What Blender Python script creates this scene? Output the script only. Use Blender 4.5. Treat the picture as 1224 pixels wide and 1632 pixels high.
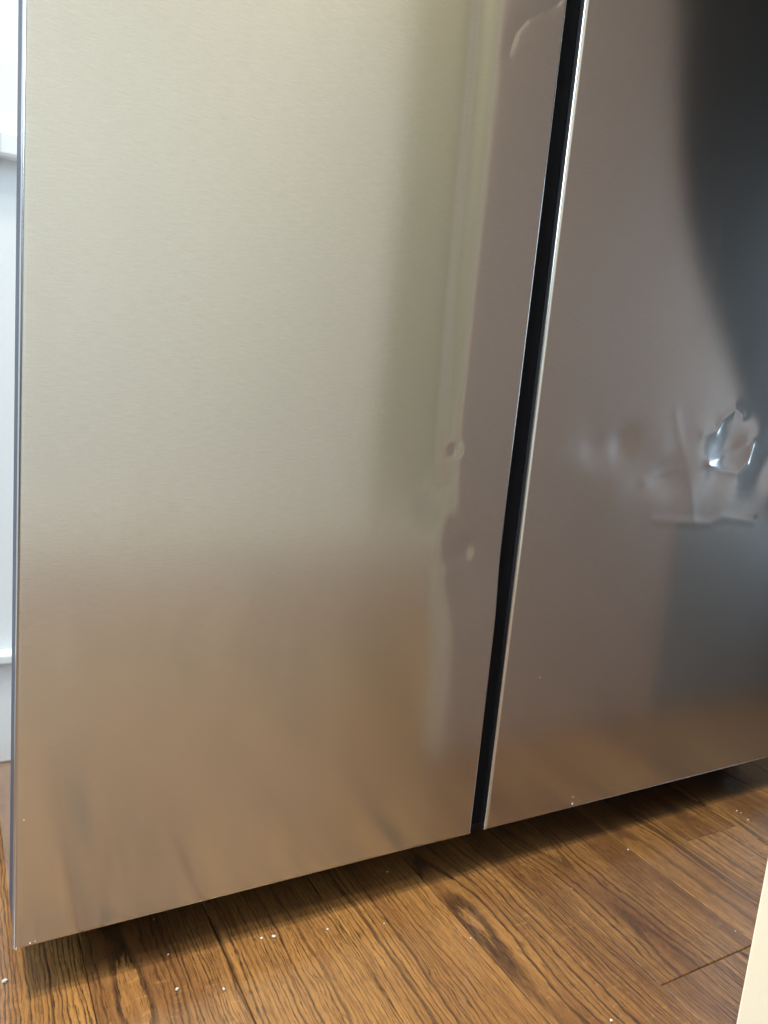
import bpy, math, random
import numpy as np
from mathutils import Matrix, Vector

for o in list(bpy.data.objects):
    bpy.data.objects.remove(o)
scene = bpy.context.scene
R = math.radians

# ------------------------------------------------------------------ camera
# metres; fridge door faces lie on y = 0 and look towards -y, floor is z = 0
IMG_W, IMG_H, FPX = 1224.0, 1632.0, 1226.0
HX = np.array([0.87113322, -0.00313596, 0.49103675])    # world x in camera space
HY = np.array([-0.48269494, -0.18911438, 0.85512651])   # world y
HZ = np.array([0.09018047, -0.98195006, -0.16625753])   # world z
GAP = 0.046                                             # door bottom above floor
CAM = np.array([-0.03948, -0.56402, 0.44385 + GAP])


def ray(u, v):
    c = np.array([u - IMG_W / 2, v - IMG_H / 2, FPX])
    return np.array([c @ HX, c @ HY, c @ HZ])


def on_floor(u, v):
    d = ray(u, v)
    return CAM + d * (-CAM[2] / d[2])


def on_door(u, v):
    d = ray(u, v)
    p = CAM + d * (-CAM[1] / d[1])
    return p[0], p[2]


cam_data = bpy.data.cameras.new('camera')
cam = bpy.data.objects.new('camera', cam_data)
scene.collection.objects.link(cam)
right = Vector((HX[0], HY[0], HZ[0]))
up = -Vector((HX[1], HY[1], HZ[1]))
back = -Vector((HX[2], HY[2], HZ[2]))
m = Matrix((right, up, back)).transposed().to_4x4()
m.translation = Vector(CAM)
cam.matrix_world = m
cam_data.sensor_fit = 'VERTICAL'
cam_data.sensor_height = 36.0
cam_data.lens = 36.0 * FPX / IMG_H
cam_data.clip_start = 0.01
cam_data.clip_end = 100.0
scene.camera = cam

# ------------------------------------------------------------------ world, lamps, exposure
world = bpy.data.worlds.new('World')
scene.world = world
world.use_nodes = True
bg = world.node_tree.nodes['Background']
bg.inputs[0].default_value = (0.85, 0.9, 1.0, 1)
bg.inputs[1].default_value = 0.05


def area_lamp(name, loc, target, size, size_y, power, colour, shape='RECTANGLE', spread=math.pi):
    d = bpy.data.lights.new(name, 'AREA')
    d.shape = shape
    d.size = size
    if shape in ('RECTANGLE', 'ELLIPSE'):
        d.size_y = size_y
    d.energy = power
    d.color = colour
    d.spread = spread
    o = bpy.data.objects.new(name, d)
    scene.collection.objects.link(o)
    o.location = loc
    o.rotation_euler = (Vector(target) - Vector(loc)).to_track_quat('-Z', 'Y').to_euler()
    return o


area_lamp('ceiling_lamp', (-0.50, -0.06, 2.45), (0.05, -0.20, 0), 0.16, 0.16, 24, (1.0, 0.89, 0.74), 'DISK', R(115))
area_lamp('ceiling_lamp', (-0.55, -0.32, 2.45), (0.00, -0.50, 0), 0.16, 0.16, 15, (1.0, 0.89, 0.74), 'DISK', R(115))
area_lamp('ceiling_lamp', (0.85, -0.85, 2.45), (0.80, -1.10, 0), 0.16, 0.16, 12, (1.0, 0.85, 0.60), 'DISK', R(140))  # added lamp, brightens and warms the right part of the back wall
area_lamp('window_light', (1.32, -0.115, 0.62), (0.7, -0.115, 0.55), 0.19, 0.55, 3.0, (0.66, 0.84, 1.0))
area_lamp('window_light', (-1.15, -0.22, 1.35), (-0.30, 0.25, 0.55), 0.7, 0.9, 33, (0.70, 0.86, 1.0))

scene.cycles.use_denoising = True
scene.cycles.sample_clamp_indirect = 4.0
vs = scene.view_settings
vs.view_transform = 'Standard'
vs.look = 'None'
vs.exposure = 0.0
vs.gamma = 1.0
vs.use_curve_mapping = False


# ------------------------------------------------------------------ helpers
class NT:
    def __init__(self, name):
        self.mat = bpy.data.materials.new(name)
        self.mat.use_nodes = True
        self.t = self.mat.node_tree
        self.b = self.t.nodes['Principled BSDF']

    def n(self, kind, **kw):
        nd = self.t.nodes.new(kind)
        for k, v in kw.items():
            setattr(nd, k, v)
        return nd

    def put(self, sock, v):
        if isinstance(v, bpy.types.NodeSocket):
            self.t.links.new(v, sock)
        else:
            sock.default_value = v

    def m(self, op, a, b=0.0, c=0.0, clamp=False):
        nd = self.n('ShaderNodeMath', operation=op)
        nd.use_clamp = clamp
        for i, v in enumerate((a, b, c)):
            self.put(nd.inputs[i], v)
        return nd.outputs[0]

    def comb(self, x, y, z):
        nd = self.n('ShaderNodeCombineXYZ')
        for i, v in enumerate((x, y, z)):
            self.put(nd.inputs[i], v)
        return nd.outputs[0]

    def noise(self, vec, scale=1.0, detail=2.0, rough=0.5, dist=0.0):
        nd = self.n('ShaderNodeTexNoise')
        self.put(nd.inputs['Vector'], vec)
        nd.inputs['Scale'].default_value = scale
        nd.inputs['Detail'].default_value = detail
        nd.inputs['Roughness'].default_value = rough
        nd.inputs['Distortion'].default_value = dist
        return nd.outputs[0]

    def mix(self, f, a, b, blend='MIX'):
        nd = self.n('ShaderNodeMix', data_type='RGBA', blend_type=blend)
        self.put(nd.inputs[0], f)
        self.put(nd.inputs[6], a)
        self.put(nd.inputs[7], b)
        return nd.outputs[2]

    def smooth(self, v, lo, hi, a=0.0, b=1.0):
        nd = self.n('ShaderNodeMapRange', interpolation_type='SMOOTHSTEP')
        self.put(nd.inputs[0], v)
        nd.inputs[1].default_value = lo
        nd.inputs[2].default_value = hi
        nd.inputs[3].default_value = a
        nd.inputs[4].default_value = b
        return nd.outputs[0]

    def bump(self, h, strength, dist):
        nd = self.n('ShaderNodeBump')
        nd.inputs['Strength'].default_value = strength
        nd.inputs['Distance'].default_value = dist
        self.put(nd.inputs['Height'], h)
        self.put(self.b.inputs['Normal'], nd.outputs[0])


def rgba(r, g, b):
    return (r, g, b, 1.0)


def link(name, mesh, mat=None, parent=None, loc=None):
    o = bpy.data.objects.new(name, mesh)
    scene.collection.objects.link(o)
    if mat is not None and len(mesh.materials) == 0:
        mesh.materials.append(mat)
    if parent is not None:
        o.parent = parent
    if loc is not None:
        o.location = loc
    return o


def box_mesh(name, x0, x1, y0, y1, z0, z1, bev=0.0, seg=2):
    import bmesh
    bm = bmesh.new()
    bmesh.ops.create_cube(bm, size=1.0)
    for v in bm.verts:
        v.co = Vector(((x0 + x1) / 2 + v.co.x * (x1 - x0), (y0 + y1) / 2 + v.co.y * (y1 - y0),
                       (z0 + z1) / 2 + v.co.z * (z1 - z0)))
    if bev > 0:
        bmesh.ops.bevel(bm, geom=list(bm.edges), offset=bev, segments=seg, profile=0.5, affect='EDGES')
    me = bpy.data.meshes.new(name)
    bm.to_mesh(me)
    bm.free()
    return me


# ------------------------------------------------------------------ materials
def mat_steel():
    k = NT('brushed_steel')
    tc = k.n('ShaderNodeTexCoord').outputs['Object']
    sep = k.n('ShaderNodeSeparateXYZ')
    k.put(sep.inputs[0], tc)
    x, y, z = sep.outputs
    grain = k.noise(k.comb(k.m('MULTIPLY', x, 90.0), 0.0, k.m('MULTIPLY', z, 1700.0)), 1.0, 3.0, 0.6)
    soft = k.noise(k.comb(k.m('MULTIPLY', x, 5.0), 0.0, k.m('MULTIPLY', z, 3.0)), 1.0, 3.0, 0.55)
    fine = k.noise(k.comb(k.m('MULTIPLY', x, 700.0), 0.0, k.m('MULTIPLY', z, 900.0)), 1.0, 2.0, 0.6)
    col = k.mix(soft, rgba(0.585, 0.595, 0.592), rgba(0.645, 0.655, 0.652))
    col = k.mix(k.smooth(grain, 0.3, 0.7, 0.0, 0.40), col, rgba(0.48, 0.47, 0.455))
    col = k.mix(k.smooth(fine, 0.3, 0.7, 0.0, 0.20), col, rgba(0.40, 0.39, 0.38))
    scuff_sheen = k.n('ShaderNodeAttribute', attribute_name='scuff_sheen').outputs['Fac']
    patch = k.noise(k.comb(k.m('MULTIPLY', x, 60.0), 0.0, k.m('MULTIPLY', z, 60.0)), 1.0, 4.0, 0.6)
    sc = k.m('MULTIPLY', scuff_sheen, k.smooth(patch, 0.0, 1.0, 0.7, 1.0))
    k.put(k.b.inputs['Base Color'], col)
    k.b.inputs['Metallic'].default_value = 1.0
    smudge = k.smooth(k.noise(k.comb(k.m('MULTIPLY', x, 13.0), 3.0, k.m('MULTIPLY', z, 6.0)), 1.0, 5.0, 0.62, 0.6), 0.5, 0.75)
    rough = k.m('ADD', k.m('ADD', 0.125, k.m('ADD', k.m('MULTIPLY', soft, 0.03), k.m('MULTIPLY', smudge, 0.035))), k.m('MULTIPLY', sc, 0.11))
    k.put(k.b.inputs['Roughness'], rough)
    k.b.inputs['Anisotropic'].default_value = 0.9
    k.b.inputs['Anisotropic Rotation'].default_value = 0.25
    tg = k.n('ShaderNodeTangent', direction_type='UV_MAP', uv_map='UVMap')
    k.put(k.b.inputs['Tangent'], tg.outputs[0])
    k.bump(k.m('ADD', k.m('MULTIPLY', grain, 0.6), k.m('MULTIPLY', fine, 0.6)), 0.06, 0.0004)
    # the brushed face also throws a broad soft sheen
    b2 = k.n('ShaderNodeBsdfAnisotropic')
    b2.distribution = 'GGX'
    k.put(b2.inputs['Color'], k.mix(sc, rgba(0.42, 0.41, 0.395), rgba(0.74, 0.74, 0.74)))  # paler sheen colour on scuffs and along the buckled band
    b2.inputs['Roughness'].default_value = 0.55
    mx = k.n('ShaderNodeMixShader')
    mx.inputs[0].default_value = 0.20
    k.put(mx.inputs[1], k.b.outputs[0])
    k.put(mx.inputs[2], b2.outputs[0])
    k.put(k.t.nodes['Material Output'].inputs['Surface'], mx.outputs[0])
    return k.mat


def mat_plain(name, col, rough, spec=0.5, metal=0.0, mottled=0.06, scale=8.0, coat=0.0, bump=0.0, bscale=300.0):
    k = NT(name)
    tc = k.n('ShaderNodeTexCoord').outputs['Object']
    nz = k.noise(tc, scale, 4.0, 0.6)
    dark = tuple(c * (1 - mottled * 2) for c in col)
    lite = tuple(min(1, c * (1 + mottled * 2)) for c in col)
    k.put(k.b.inputs['Base Color'], k.mix(nz, rgba(*dark), rgba(*lite)))
    k.put(k.b.inputs['Roughness'], k.smooth(nz, 0.2, 0.8, rough * 0.85, min(1, rough * 1.15)))
    k.b.inputs['Specular IOR Level'].default_value = spec
    k.b.inputs['Metallic'].default_value = metal
    k.b.inputs['Coat Weight'].default_value = coat
    k.b.inputs['Coat Roughness'].default_value = 0.06
    if bump:
        k.bump(k.noise(tc, bscale, 3.0, 0.6), bump, 0.001)
    return k.mat


def mat_oak():
    k = NT('stained_oak')
    tc = k.n('ShaderNodeTexCoord').outputs['Object']
    sep = k.n('ShaderNodeSeparateXYZ')
    k.put(sep.inputs[0], tc)
    x, y, z = sep.outputs
    rnd = k.n('ShaderNodeObjectInfo').outputs['Random']

    def rand(i):
        w = k.n('ShaderNodeTexWhiteNoise', noise_dimensions='2D')
        k.put(w.inputs['Vector'], k.comb(k.m('MULTIPLY', rnd, 173.0), float(i) * 3.7, 0.0))
        return w.outputs['Value']
    r1, r2, r3, r4 = rand(1), rand(2), rand(3), rand(4)
    off = k.m('MULTIPLY', r2, 60.0)
    yy = k.m('ADD', y, off)
    # slow wander of the log's heart along the board, plus small waver
    wander = k.noise(k.comb(k.m('MULTIPLY', x, 2.0), k.m('MULTIPLY', yy, 1.9), off), 1.0, 2.0, 0.5)
    waver = k.noise(k.comb(k.m('MULTIPLY', x, 26.0), k.m('MULTIPLY', yy, 9.0), off), 1.0, 3.0, 0.55)
    cx = k.m('MULTIPLY', k.m('SUBTRACT', r1, 0.5), 0.30)
    dx = k.m('ADD', k.m('SUBTRACT', x, cx), k.m('MULTIPLY', k.m('SUBTRACT', waver, 0.5), 0.016))
    h = k.m('ADD', 0.010, k.m('MULTIPLY', wander, 0.070))
    d = k.m('SQRT', k.m('ADD', k.m('MULTIPLY', dx, dx), k.m('MULTIPLY', h, h)))
    d = k.m('ADD', d, k.m('MULTIPLY', k.noise(k.comb(k.m('MULTIPLY', x, 500.0), k.m('MULTIPLY', yy, 60.0), off), 1.0, 3.0, 0.65), 0.0024))
    nrings = k.m('ADD', 120.0, k.m('MULTIPLY', r3, 260.0))
    rc = k.m('ADD', k.m('MULTIPLY', d, nrings), k.m('MULTIPLY', k.noise(k.comb(k.m('MULTIPLY', d, 70.0), off, 0.0), 1.0, 2.0, 0.6), 5.0))
    ring = k.m('FRACT', rc)
    line = k.m('SUBTRACT', 1.0, k.smooth(ring, 0.15, 0.55))
    rise = k.smooth(ring, 0.0, 0.06)
    line = k.m('MULTIPLY', line, rise)
    # each ring has its own strength
    rid = k.m('FLOOR', rc)
    w = k.n('ShaderNodeTexWhiteNoise', noise_dimensions='2D')
    k.put(w.inputs['Vector'], k.comb(rid, off, 0.0))
    line = k.m('MULTIPLY', line, k.smooth(w.outputs['Value'], 0.0, 0.7, 0.55, 1.0))
    pore = k.noise(k.comb(k.m('MULTIPLY', x, 1500.0), k.m('MULTIPLY', yy, 75.0), off), 1.0, 3.0, 0.65)
    pores = k.smooth(pore, 0.40, 0.62)
    pat = k.noise(k.comb(k.m('MULTIPLY', x, 30.0), k.m('MULTIPLY', yy, 5.0), off), 1.0, 3.0, 0.6)
    dark = k.m('MULTIPLY', line, k.smooth(pores, 0.0, 1.0, 0.62, 1.0), clamp=True)
    dark = k.m('MULTIPLY', dark, k.smooth(pat, 0.2, 0.5, 0.85, 1.0))
    short = k.m('MULTIPLY', k.smooth(pore, 0.53, 0.66), 0.7)
    dark = k.m('MAXIMUM', dark, short)
    # base stain tone: per board and blotchy
    tone = k.mix(r4, rgba(0.110, 0.047, 0.017), rgba(0.240, 0.118, 0.036))
    tone = k.mix(k.smooth(pat, 0.3, 0.75, 0.0, 0.7), tone, rgba(0.350, 0.182, 0.055))
    late = k.noise(k.comb(k.m('MULTIPLY', x, 240.0), k.m('MULTIPLY', yy, 14.0), off), 1.0, 3.0, 0.6)
    tone = k.mix(k.smooth(late, 0.35, 0.75, 0.0, 0.6), tone, rgba(0.120, 0.052, 0.020))
    # silvery ray flecks across the grain
    fl = k.noise(k.comb(k.m('MULTIPLY', x, 70.0), k.m('MULTIPLY', yy, 190.0), off), 1.0, 2.0, 0.5, 0.8)
    tone = k.mix(k.m('MULTIPLY', k.smooth(fl, 0.58, 0.75, 0.0, 0.16), k.smooth(r2, 0.55, 0.8)), tone, rgba(0.56, 0.33, 0.12))
    col = k.mix(k.m('MULTIPLY', dark, 1.0), tone, rgba(0.022, 0.010, 0.006))
    k.put(k.b.inputs['Base Color'], col)
    k.put(k.b.inputs['Roughness'], k.m('ADD', 0.06, k.m('MULTIPLY', dark, 0.25)))
    k.b.inputs['Specular IOR Level'].default_value = 0.4
    k.b.inputs['Coat Weight'].default_value = 1.0
    k.b.inputs['Coat IOR'].default_value = 1.6
    k.b.inputs['Coat Roughness'].default_value = 0.28
    k.bump(k.m('SUBTRACT', 1.0, dark), 0.35, 0.0005)
    return k.mat


M_STEEL = mat_steel()
M_CORE = mat_plain('slate_door_side', (0.05, 0.06, 0.085), 0.6, spec=0.2, mottled=0.04)
M_BLACK = mat_plain('black_rubber', (0.005, 0.006, 0.009), 0.9, spec=0.1, mottled=0.1, scale=60)  # kept near black so the strip in the door gap reads as shade
M_DARK = mat_plain('dark_grille', (0.022, 0.016, 0.013), 0.8, mottled=0.1, scale=20)
M_CAB = mat_plain('grey_cabinet_paint', (0.30, 0.31, 0.33), 0.12, spec=0.6, mottled=0.01, coat=0.6)
M_CREAM = mat_plain('cream_wall_paint', (0.86, 0.805, 0.66), 0.5, mottled=0.015, bump=0.12)
M_TAUPE = mat_plain('taupe_panel_paint', (0.69, 0.53, 0.45), 0.7, mottled=0.015)
M_SAGE = mat_plain('sage_wall_paint', (0.47, 0.485, 0.39), 0.6, mottled=0.015, bump=0.12)
M_BACK = mat_plain('pale_wall_paint', (0.74, 0.78, 0.755), 0.6, mottled=0.015, bump=0.12)
M_WHITE = mat_plain('white_wall_paint', (0.58, 0.635, 0.67), 0.5, mottled=0.01, bump=0.1)
M_TRIM = mat_plain('white_trim_paint', (0.82, 0.81, 0.77), 0.3, mottled=0.01)
M_WTRIM = mat_plain('cool_trim_paint', (0.60, 0.65, 0.68), 0.4, mottled=0.01)
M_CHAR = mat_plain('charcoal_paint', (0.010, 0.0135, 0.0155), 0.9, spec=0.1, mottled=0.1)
M_GREYP = mat_plain('grey_panel_paint', (0.36, 0.355, 0.35), 0.8, mottled=0.05)
M_CRUMB = mat_plain('white_crumb', (0.44, 0.42, 0.39), 0.9, mottled=0.2, scale=400)
M_SUB = mat_plain('subfloor', (0.02, 0.012, 0.008), 0.9)
M_OAK = mat_oak()

# ------------------------------------------------------------------ floor
random.seed(11)
floor = link('floor', box_mesh('floor', -1.9, 2.2, -1.6, 0.95, -0.05, -0.0135), M_SUB)
floor['kind'] = 'structure'
floor['label'] = 'stained oak strip floor in front of the refrigerator'

SEAMS = [0.055, 0.163, 0.268, 0.3755, 0.4935, 0.6235, 0.702, 0.790]     # board joints that show in front of the doors
while SEAMS[-1] < 2.15:
    SEAMS.append(SEAMS[-1] + random.choice((0.083, 0.106, 0.118)))
while SEAMS[0] > -1.8:
    SEAMS.insert(0, SEAMS[0] - random.choice((0.083, 0.106, 0.118)))


def plank_mesh(w, l, t=0.0125, c=0.0007):
    a, b = w / 2, l / 2
    vs_ = []
    for (zz, k_) in ((-t, 0.0), (-c * 1.2, 0.0), (0.0, c)):
        for sx, sy in ((-1, -1), (1, -1), (1, 1), (-1, 1)):
            vs_.append((sx * (a - k_), sy * (b - k_), zz))
    fs = [(3, 2, 1, 0), (8, 9, 10, 11)]
    for lv in (0, 4):
        for i in range(4):
            j = (i + 1) % 4
            fs.append((lv + i, lv + j, lv + 4 + j, lv + 4 + i))
    me = bpy.data.meshes.new('plank')
    me.from_pydata(vs_, [], fs)
    return me


LENS = [0.42, 0.56, 0.68, 0.80, 0.95, 1.15]
plank_cache = {}
for xa, xb in zip(SEAMS[:-1], SEAMS[1:]):
    wid = round(xb - xa, 4)
    ypos = -1.58 - random.random() * 0.25
    while ypos < 0.93:
        L = random.choice(LENS)
        if (wid, L) not in plank_cache:
            plank_cache[(wid, L)] = plank_mesh(wid - 0.0006, L - 0.0006)
        o = link('plank', plank_cache[(wid, L)], M_OAK, floor, ((xa + xb) / 2, ypos + L / 2, random.uniform(-0.0003, 0.0003)))
        if random.random() < 0.5:
            o.rotation_euler = (0, 0, math.pi)
        ypos += L

# ------------------------------------------------------------------ walls that stand around and mirror in the steel
W_BACK = 1.30
XS = 0.985
wall = link('wall', box_mesh('wall', -1.9, XS, -W_BACK - 0.1, -W_BACK, 0.001, 2.5), M_BACK)
wall['kind'] = 'structure'
wall['label'] = 'pale painted wall across the aisle from the refrigerator'
link('baseboard', box_mesh('baseboard', -1.9, XS - 0.001, -W_BACK, -W_BACK + 0.014, 0.001, 0.14, 0.003), M_TRIM, wall)
wall2 = link('wall', box_mesh('wall', XS + 0.002, 2.2, -W_BACK - 0.1, -W_BACK - 0.006, 0.001, 2.5), M_SAGE)
wall2['kind'] = 'structure'
wall2['label'] = 'grey green wall beyond the pale wall'
link('baseboard', box_mesh('baseboard', XS + 0.001, 2.2, -W_BACK - 0.006, -W_BACK + 0.014, 0.001, 0.14, 0.003), M_TRIM, wall2)


def prism_mesh(name, pts, z0, z1, bev):
    import bmesh
    bm = bmesh.new()
    f = bm.faces.new([bm.verts.new((x, y, z0)) for x, y in pts])
    ex = bmesh.ops.extrude_face_region(bm, geom=[f])
    for v in ex['geom']:
        if isinstance(v, bmesh.types.BMVert):
            v.co.z = z1
    bmesh.ops.recalc_face_normals(bm, faces=list(bm.faces))
    bmesh.ops.bevel(bm, geom=list(bm.edges), offset=bev, segments=2, profile=0.5, affect='EDGES')
    me = bpy.data.meshes.new(name)
    bm.to_mesh(me)
    bm.free()
    return me


PX0, PX1, PY0, PY1 = 0.5145, 0.95, -0.42, -0.246
part = link('partition_wall', prism_mesh('partition_wall', [(PX0, PY1), (PX0 + 0.18, PY0), (PX1, PY0), (PX1, PY1)], 0.001, 2.5, 0.002), M_CREAM)
part['kind'] = 'structure'
link('side_panel', box_mesh('side_panel', PX0 + 0.02, PX1, PY1, PY1 + 0.003, 0.001, 2.5), M_TAUPE, part)
part['label'] = 'cream wall end with a slanted corner facing the refrigerator doors'
PEND = 2.1
link('reflection_patch', box_mesh('reflection_patch', 0.955, PEND, PY1 + 0.0035, PY1 + 0.0065, 0.001, 0.328, 0.001), M_GREYP, part)  # added grey panel, gives the paler reflected patch below the dents
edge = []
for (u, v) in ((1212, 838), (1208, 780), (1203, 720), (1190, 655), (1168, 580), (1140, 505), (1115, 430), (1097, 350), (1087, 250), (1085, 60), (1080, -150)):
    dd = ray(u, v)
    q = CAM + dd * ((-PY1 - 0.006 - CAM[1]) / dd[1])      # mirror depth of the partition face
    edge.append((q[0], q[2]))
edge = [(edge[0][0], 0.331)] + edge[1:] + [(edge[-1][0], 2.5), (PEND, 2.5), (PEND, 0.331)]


def slab_mesh(name, pts, y0, y1):
    n = len(pts)
    vv = [(x, y0, z) for x, z in pts] + [(x, y1, z) for x, z in pts]
    ff = [tuple(range(n)), tuple(range(2 * n - 1, n - 1, -1))]
    ff += [(i, i + n, (i + 1) % n + n, (i + 1) % n) for i in range(n)]
    me = bpy.data.meshes.new(name)
    me.from_pydata(vv, [], ff)
    me.validate()
    return me


link('reflection_wedge', slab_mesh('reflection_wedge', edge, PY1 + 0.0035, PY1 + 0.0065), M_CHAR, part)  # added panel, cut to the outline of the dark reflection in the steel
link('side_panel_end', box_mesh('side_panel_end', PX1 + 0.001, PEND, PY0, PY1 + 0.003, 0.001, 2.5), M_TAUPE, part)

YW = 0.40
wallb = link('wall', box_mesh('wall', -1.9, 0.0015, YW, YW + 0.1, 0.001, 2.5), M_WHITE)
wallb['kind'] = 'structure'
wallb['label'] = 'white panelled wall beside the refrigerator cabinet'
link('baseboard', box_mesh('baseboard', -1.9, 0.0012, YW - 0.014, YW, 0.001, 0.125, 0.003), M_WTRIM, wallb)
link('baseboard_cap', box_mesh('baseboard_cap', -1.9, 0.0012, YW - 0.022, YW, 0.127, 0.14, 0.003), M_WTRIM, wallb)
link('rail', box_mesh('rail', -1.9, 0.0012, YW - 0.016, YW, 0.685, 0.712, 0.004), M_WTRIM, wallb)

# ------------------------------------------------------------------ refrigerator
DOOR_W0, DOOR_W1 = 0.0, 0.420
DOOR_R0, DOOR_R1 = 0.4377, 0.955
DOOR_TOP = 1.70
TH = 0.060

fridge = bpy.data.objects.new('refrigerator', None)
scene.collection.objects.link(fridge)
fridge.location = (0.4775, 0.0, 0.0)
fridge['label'] = 'stainless steel two-door refrigerator with dented doors on the oak floor'
fridge['category'] = 'refrigerator'


def seg_dist(X, Z, pts):
    """distance to a polyline and position along it (0..1)"""
    best = np.full(X.shape, 1e9)
    tt = np.zeros(X.shape)
    n = len(pts) - 1
    for i in range(n):
        (ax, az), (bx, bz) = pts[i], pts[i + 1]
        vx, vz = bx - ax, bz - az
        l2 = vx * vx + vz * vz
        t = np.clip(((X - ax) * vx + (Z - az) * vz) / l2, 0, 1)
        d = np.hypot(X - ax - t * vx, Z - az - t * vz)
        k_ = d < best
        best = np.where(k_, d, best)
        tt = np.where(k_, (i + t) / n, tt)
    return best, tt


def gauss(X, Z, c, sx, sz, rot=0.0):
    dx, dz = X - c[0], Z - c[1]
    ca, sa = math.cos(rot), math.sin(rot)
    a, b = dx * ca + dz * sa, -dx * sa + dz * ca
    return np.exp(-0.5 * ((a / sx) ** 2 + (b / sz) ** 2))


rng = np.random.default_rng(5)


def waves(X, Z, amp, lo, hi, n=14):
    out = np.zeros(X.shape)
    for i in range(n):
        k_ = 2 * math.pi / rng.uniform(lo, hi)
        a = rng.uniform(0, math.pi)
        out += np.sin(k_ * (X * math.cos(a) + Z * math.sin(a)) + rng.uniform(0, 6.28))
    return out * amp / math.sqrt(n)


def P(u, v):
    return on_door(u, v)


def dent_left(X, Z):
    h = waves(X, Z, 0.00016, 0.22, 0.6)
    line = [P(*p) for p in ((775, -40), (765, 100), (746, 300), (727, 500), (712, 700), (716, 800), (738, 880), (748, 1050), (752, 1250))]
    d, t = seg_dist(X, Z, line)
    fade = np.clip(1.15 - t, 0, 1)
    h += 0.00075 * fade * np.exp(-0.5 * (d / 0.008) ** 2)
    h += 0.0012 * gauss(X, Z, P(742, 880), 0.0085, 0.0085)
    h -= 0.00025 * gauss(X, Z, P(722, 905), 0.006, 0.006)
    h += 0.0006 * gauss(X, Z, P(727, 716), 0.0045, 0.0045)
    h += 0.0010 * gauss(X, Z, P(690, 800), 0.011, 0.016)
    # right-hand strip is sprung: its normals swing along the height
    zz = np.linspace(0.0, 1.8, 721)
    a = np.interp(zz, [0.0, 0.2, 0.275, 0.33, 0.42, 0.50, 0.8, 1.2, 1.8], [-0.012, -0.014, -0.010, 0.048, 0.052, 0.042, 0.036, 0.0, 0.0])
    ker = np.hanning(21)
    a = np.convolve(np.pad(a, 10, mode='edge'), ker / ker.sum(), mode='valid')
    w = np.clip(X - 0.335, 0, 1)
    base = np.interp(Z, zz, a) * w * w / (w + 0.02)
    # hooked crease near the top
    d, t = seg_dist(X, Z, [P(905, -8), P(880, 14), P(845, 26), P(824, 50), P(812, 85)])
    h += 0.0013 * np.exp(-d / 0.004) * np.clip(1.3 - t, 0, 1)
    # faint stretch marks
    for pts in (((440, 0), (428, 60), (415, 160)), ((540, 0), (525, 60), (505, 190))):
        d, t = seg_dist(X, Z, [P(*p) for p in pts])
        h += 0.00010 * np.exp(-0.5 * (d / 0.006) ** 2) * (1 - t)
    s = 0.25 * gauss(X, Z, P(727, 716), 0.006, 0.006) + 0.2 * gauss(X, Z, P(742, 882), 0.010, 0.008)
    return h, s, base


def dent_right(X, Z):
    h = waves(X, Z, 0.00012, 0.22, 0.6)
    base = np.zeros(X.shape)
    # buckled band
    band = gauss(X, Z, P(1090, 745), 0.13, 0.030)
    h += band * waves(X, Z, 0.0010, 0.05, 0.11)
    # deep almond dent with a folded lower lip
    c = P(1162, 715)
    h += 0.0042 * gauss(X, Z, c, 0.022, 0.016, 0.35)
    d, t = seg_dist(X, Z, [P(*p) for p in ((1128, 738), (1150, 728), (1172, 720), (1190, 706))])
    h -= 0.0021 * np.exp(-np.sqrt(d * d + 3e-6) / 0.0040)
    d, t = seg_dist(X, Z, [P(*p) for p in ((1128, 740), (1150, 750), (1174, 754), (1190, 738), (1199, 708))])
    h -= 0.0019 * np.exp(-np.sqrt(d * d + 3e-6) / 0.0042)
    d, t = seg_dist(X, Z, [P(*p) for p in ((1120, 692), (1143, 688), (1152, 668), (1172, 652), (1184, 662))])
    h -= 0.0015 * np.exp(-np.sqrt(d * d + 5e-6) / 0.0048)
    # shallower knocks
    h += 0.0040 * gauss(X, Z, P(1056, 757), 0.018, 0.013, 0.4)
    d, t = seg_dist(X, Z, [P(*p) for p in ((1028, 770), (1045, 760), (1068, 752), (1084, 745))])
    h -= 0.0013 * np.exp(-np.sqrt(d * d + 3e-6) / 0.0045)
    d, t = seg_dist(X, Z, [P(*p) for p in ((1078, 660), (1082, 690), (1093, 730), (1100, 770), (1106, 830))])
    h -= 0.00035 * np.exp(-0.5 * (d / 0.005) ** 2)
    h += 0.0042 * gauss(X, Z, P(996, 708), 0.015, 0.014)
    h -= 0.0008 * gauss(X, Z, P(1014, 716), 0.010, 0.012)
    h += 0.0022 * gauss(X, Z, P(948, 714), 0.013, 0.012)
    # lower edge of the buckle
    d, t = seg_dist(X, Z, [P(*p) for p in ((1040, 828), (1080, 832), (1130, 834), (1150, 824), (1200, 830))])
    h -= 0.0005 * np.exp(-0.5 * (d / 0.004) ** 2)
    s = 0.45 * band ** 0.7 * np.clip((X - 0.52) / 0.08, 0, 1)  # the buckle's brighter reflection, put into the same mask as the scuffs
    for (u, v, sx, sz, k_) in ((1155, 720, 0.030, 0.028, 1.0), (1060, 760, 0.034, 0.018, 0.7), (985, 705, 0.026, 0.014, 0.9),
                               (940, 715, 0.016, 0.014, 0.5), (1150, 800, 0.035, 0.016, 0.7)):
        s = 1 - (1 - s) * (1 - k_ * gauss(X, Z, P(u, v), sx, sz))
    return h, s, base


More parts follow.
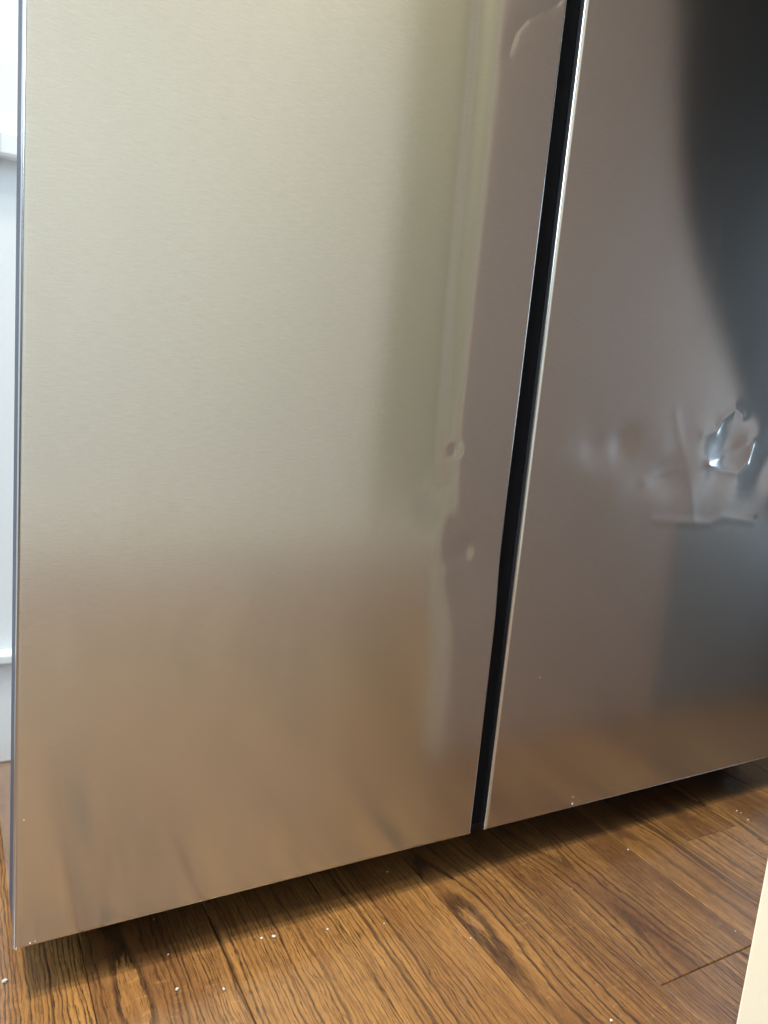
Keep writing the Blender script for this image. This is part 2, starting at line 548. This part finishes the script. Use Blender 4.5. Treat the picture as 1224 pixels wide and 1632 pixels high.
def steel_panel(x0, x1, z0, z1, func, step):
    """front sheet of a door: a dense dented face whose rounded rim wraps round all four sides"""
    r, depth = 0.0032, 0.0056

    def profile(a, b, fine_to):
        t, y = [], []
        t += [a, a]
        y += [depth, r + 0.001]
        for i in range(0, 7):
            ang = math.pi / 2 * i / 6
            t.append(a + r - r * math.cos(ang))
            y.append(r - r * math.sin(ang))
        inner = list(np.arange(a + r + step, min(fine_to, b - r), step))
        if fine_to < b:
            inner += list(np.arange(fine_to + 0.02, b - r - 0.01, 0.02))
        t += inner
        y += [0.0] * len(inner)
        for i in range(6, -1, -1):
            ang = math.pi / 2 * i / 6
            t.append(b - r + r * math.cos(ang))
            y.append(r - r * math.sin(ang))
        t += [b, b]
        y += [r + 0.001, depth]
        return np.array(t), np.array(y)
    tx, yx = profile(x0, x1, 99)
    tz, yz = profile(z0, z1, 1.0)
    X, Z = np.meshgrid(tx, tz)
    Y = np.maximum(*np.meshgrid(yx, yz))
    h, s, base = func(X, Z)
    edge = np.clip(np.minimum(np.minimum(X - x0, x1 - X), np.minimum(Z - z0, z1 - Z)) / 0.012, 0, 1)
    Y = Y + base + h * edge * edge * (3 - 2 * edge)
    nx, nz = len(tx), len(tz)
    co = np.stack([X, Y, Z], -1).reshape(-1, 3).astype(np.float32)
    idx = np.arange(nx * nz).reshape(nz, nx)
    q = np.stack([idx[:-1, :-1], idx[:-1, 1:], idx[1:, 1:], idx[1:, :-1]], -1).reshape(-1, 4)
    me = bpy.data.meshes.new('front_panel')
    me.vertices.add(len(co))
    me.vertices.foreach_set('co', co.ravel())
    me.loops.add(q.size)
    me.loops.foreach_set('vertex_index', q.ravel().astype(np.int32))
    me.polygons.add(len(q))
    me.polygons.foreach_set('loop_start', (np.arange(len(q)) * 4).astype(np.int32))
    me.update(calc_edges=True)
    me.polygons.foreach_set('use_smooth', np.ones(len(q), bool))
    uv = me.uv_layers.new(name='UVMap')
    uvc = co[q.ravel()][:, [0, 2]] + 0.0
    uvc[:, 0] += co[q.ravel()][:, 1] * 0.3
    uv.data.foreach_set('uv', uvc.astype(np.float32).ravel())
    at = me.attributes.new('scuff_sheen', 'FLOAT', 'POINT')
    at.data.foreach_set('value', s.ravel().astype(np.float32))
    me.validate()
    return me


def at_fridge(o):
    o.location = o.location - Vector((0.4775, 0, 0))
    return o


def build_door(x0, x1, func, step):
    d = at_fridge(link('door', box_mesh('door', x0 + 0.0012, x1 - 0.0012, 0.0048, TH, GAP + 0.0012, DOOR_TOP - 0.0012, 0.002), M_CORE, fridge))
    link('front_panel', steel_panel(x0, x1, GAP, DOOR_TOP, func, step), M_STEEL, d)
    gm = box_mesh('gasket', x0 + 0.008, x1 - 0.008, TH + 0.0005, TH + 0.011, GAP + 0.02, DOOR_TOP - 0.02, 0.002)
    link('gasket', gm, M_BLACK, d)
    return d


build_door(DOOR_W0, DOOR_W1, dent_left, 0.0016)
build_door(DOOR_R0, DOOR_R1, dent_right, 0.0013)
at_fridge(link('cabinet', box_mesh('cabinet', 0.0025, DOOR_R1 - 0.0025, TH + 0.012, 0.78, 0.03, DOOR_TOP + 0.03, 0.003), M_CAB, fridge))
at_fridge(link('door_gap_shade', box_mesh('door_gap_shade', DOOR_W1 + 0.0015, DOOR_R0 - 0.0015, 0.007, TH + 0.0115, GAP + 0.006, DOOR_TOP - 0.01), M_BLACK, fridge))  # black strip filling the door gap, shade put into its colour
at_fridge(link('kick_plate', box_mesh('kick_plate', 0.012, DOOR_R1 - 0.012, 0.0615, 0.0710, 0.003, 0.0295, 0.002), M_DARK, fridge))
for fx in (0.06, DOOR_R1 - 0.06):
    for fy in (0.13, 0.70):
        at_fridge(link('foot', box_mesh('foot', fx - 0.02, fx + 0.02, fy - 0.02, fy + 0.02, 0.0006, 0.0298, 0.004), M_BLACK, fridge))

# ------------------------------------------------------------------ crumbs
random.seed(4)


def crumb_mesh(seed):
    import bmesh
    rr = random.Random(seed)
    bm = bmesh.new()
    bmesh.ops.create_icosphere(bm, subdivisions=1, radius=1.0)
    sx, sy, sz = rr.uniform(0.7, 1.3), rr.uniform(0.7, 1.2), rr.uniform(0.6, 0.95)
    for v in bm.verts:
        k_ = rr.uniform(0.72, 1.2)
        v.co = Vector((v.co.x * sx * k_, v.co.y * sy * k_, max(v.co.z * sz * k_, -0.6)))
    me = bpy.data.meshes.new('crumb')
    bm.to_mesh(me)
    bm.free()
    return me


CM = [crumb_mesh(i) for i in range(7)]


def crumb(p, r, label, group, rot=None):
    o = link('crumb', random.choice(CM), M_CRUMB, None, p)
    o.scale = (r, r, r)
    o.rotation_euler = rot if rot else (0, 0, random.uniform(0, 6.28))
    o['label'] = label
    o['category'] = 'crumb'
    o['group'] = group


for (u, v, r) in ((8, 1565, 2.2), (282, 1578, 1.4), (357, 1578, 1.5), (436, 1494, 1.6), (417, 1496, 1.2), (522, 1482, 1.0), (612, 1473, 1.1),
                  (617, 1390, 0.9), (750, 1496, 0.8), (911, 1417, 0.7), (1001, 1355, 1.1),
                  (1174, 1293, 1.1), (1192, 1307, 1.0), (1181, 1296, 0.8), (1172, 1485, 0.8), (974, 1628, 1.3), 
                  (268, 1522, 0.8), (245, 1466, 0.8), ):
    p = on_floor(u, v)
    lab = 'tiny white crumb lying on the lit oak boards in front of the refrigerator'
    if (u, v) == (8, 1565):
        lab = 'largest white crumb, on the floor below the left door corner'
    elif (u, v) in ((617, 1390), (245, 1466)):
        lab = 'white speck lying in the dark shadow under the left door'
    elif u in (436, 417):
        lab = 'one of two white crumbs lying close together along the shadow edge'
    elif u in (1174, 1192, 1181):
        lab = 'one of three white crumbs clustered on the floor below the right door'
    elif u == 974:
        lab = 'white crumb on the floor beside the cream wall end'
    crumb((p[0], p[1], 0.55 * r / 1000 + 0.0002), r / 1000, lab, 'crumbs on the oak floor')
for (u, v, r, who) in ((912, 1281, 1.4, 1), (913, 1270, 0.8, 1), (860, 1080, 0.6, 1), (38, 1307, 0.7, 0), (48, 1503, 0.7, 0), 
                       (56, 1500, 0.6, 0), (26, 1512, 0.8, 0)):
    px, pz = on_door(u, v)
    dy = (dent_right if who else dent_left)(np.array([[px]]), np.array([[pz]]))[2][0, 0]
    lab, grp = (('tiny white speck stuck to the right refrigerator door', 'specks on the right door') if who
                else ('tiny white speck stuck to the left refrigerator door', 'specks on the left door'))
    crumb((px, dy - 0.0002, pz), r / 1000, lab, grp, (R(90), 0, random.uniform(0, 6)))
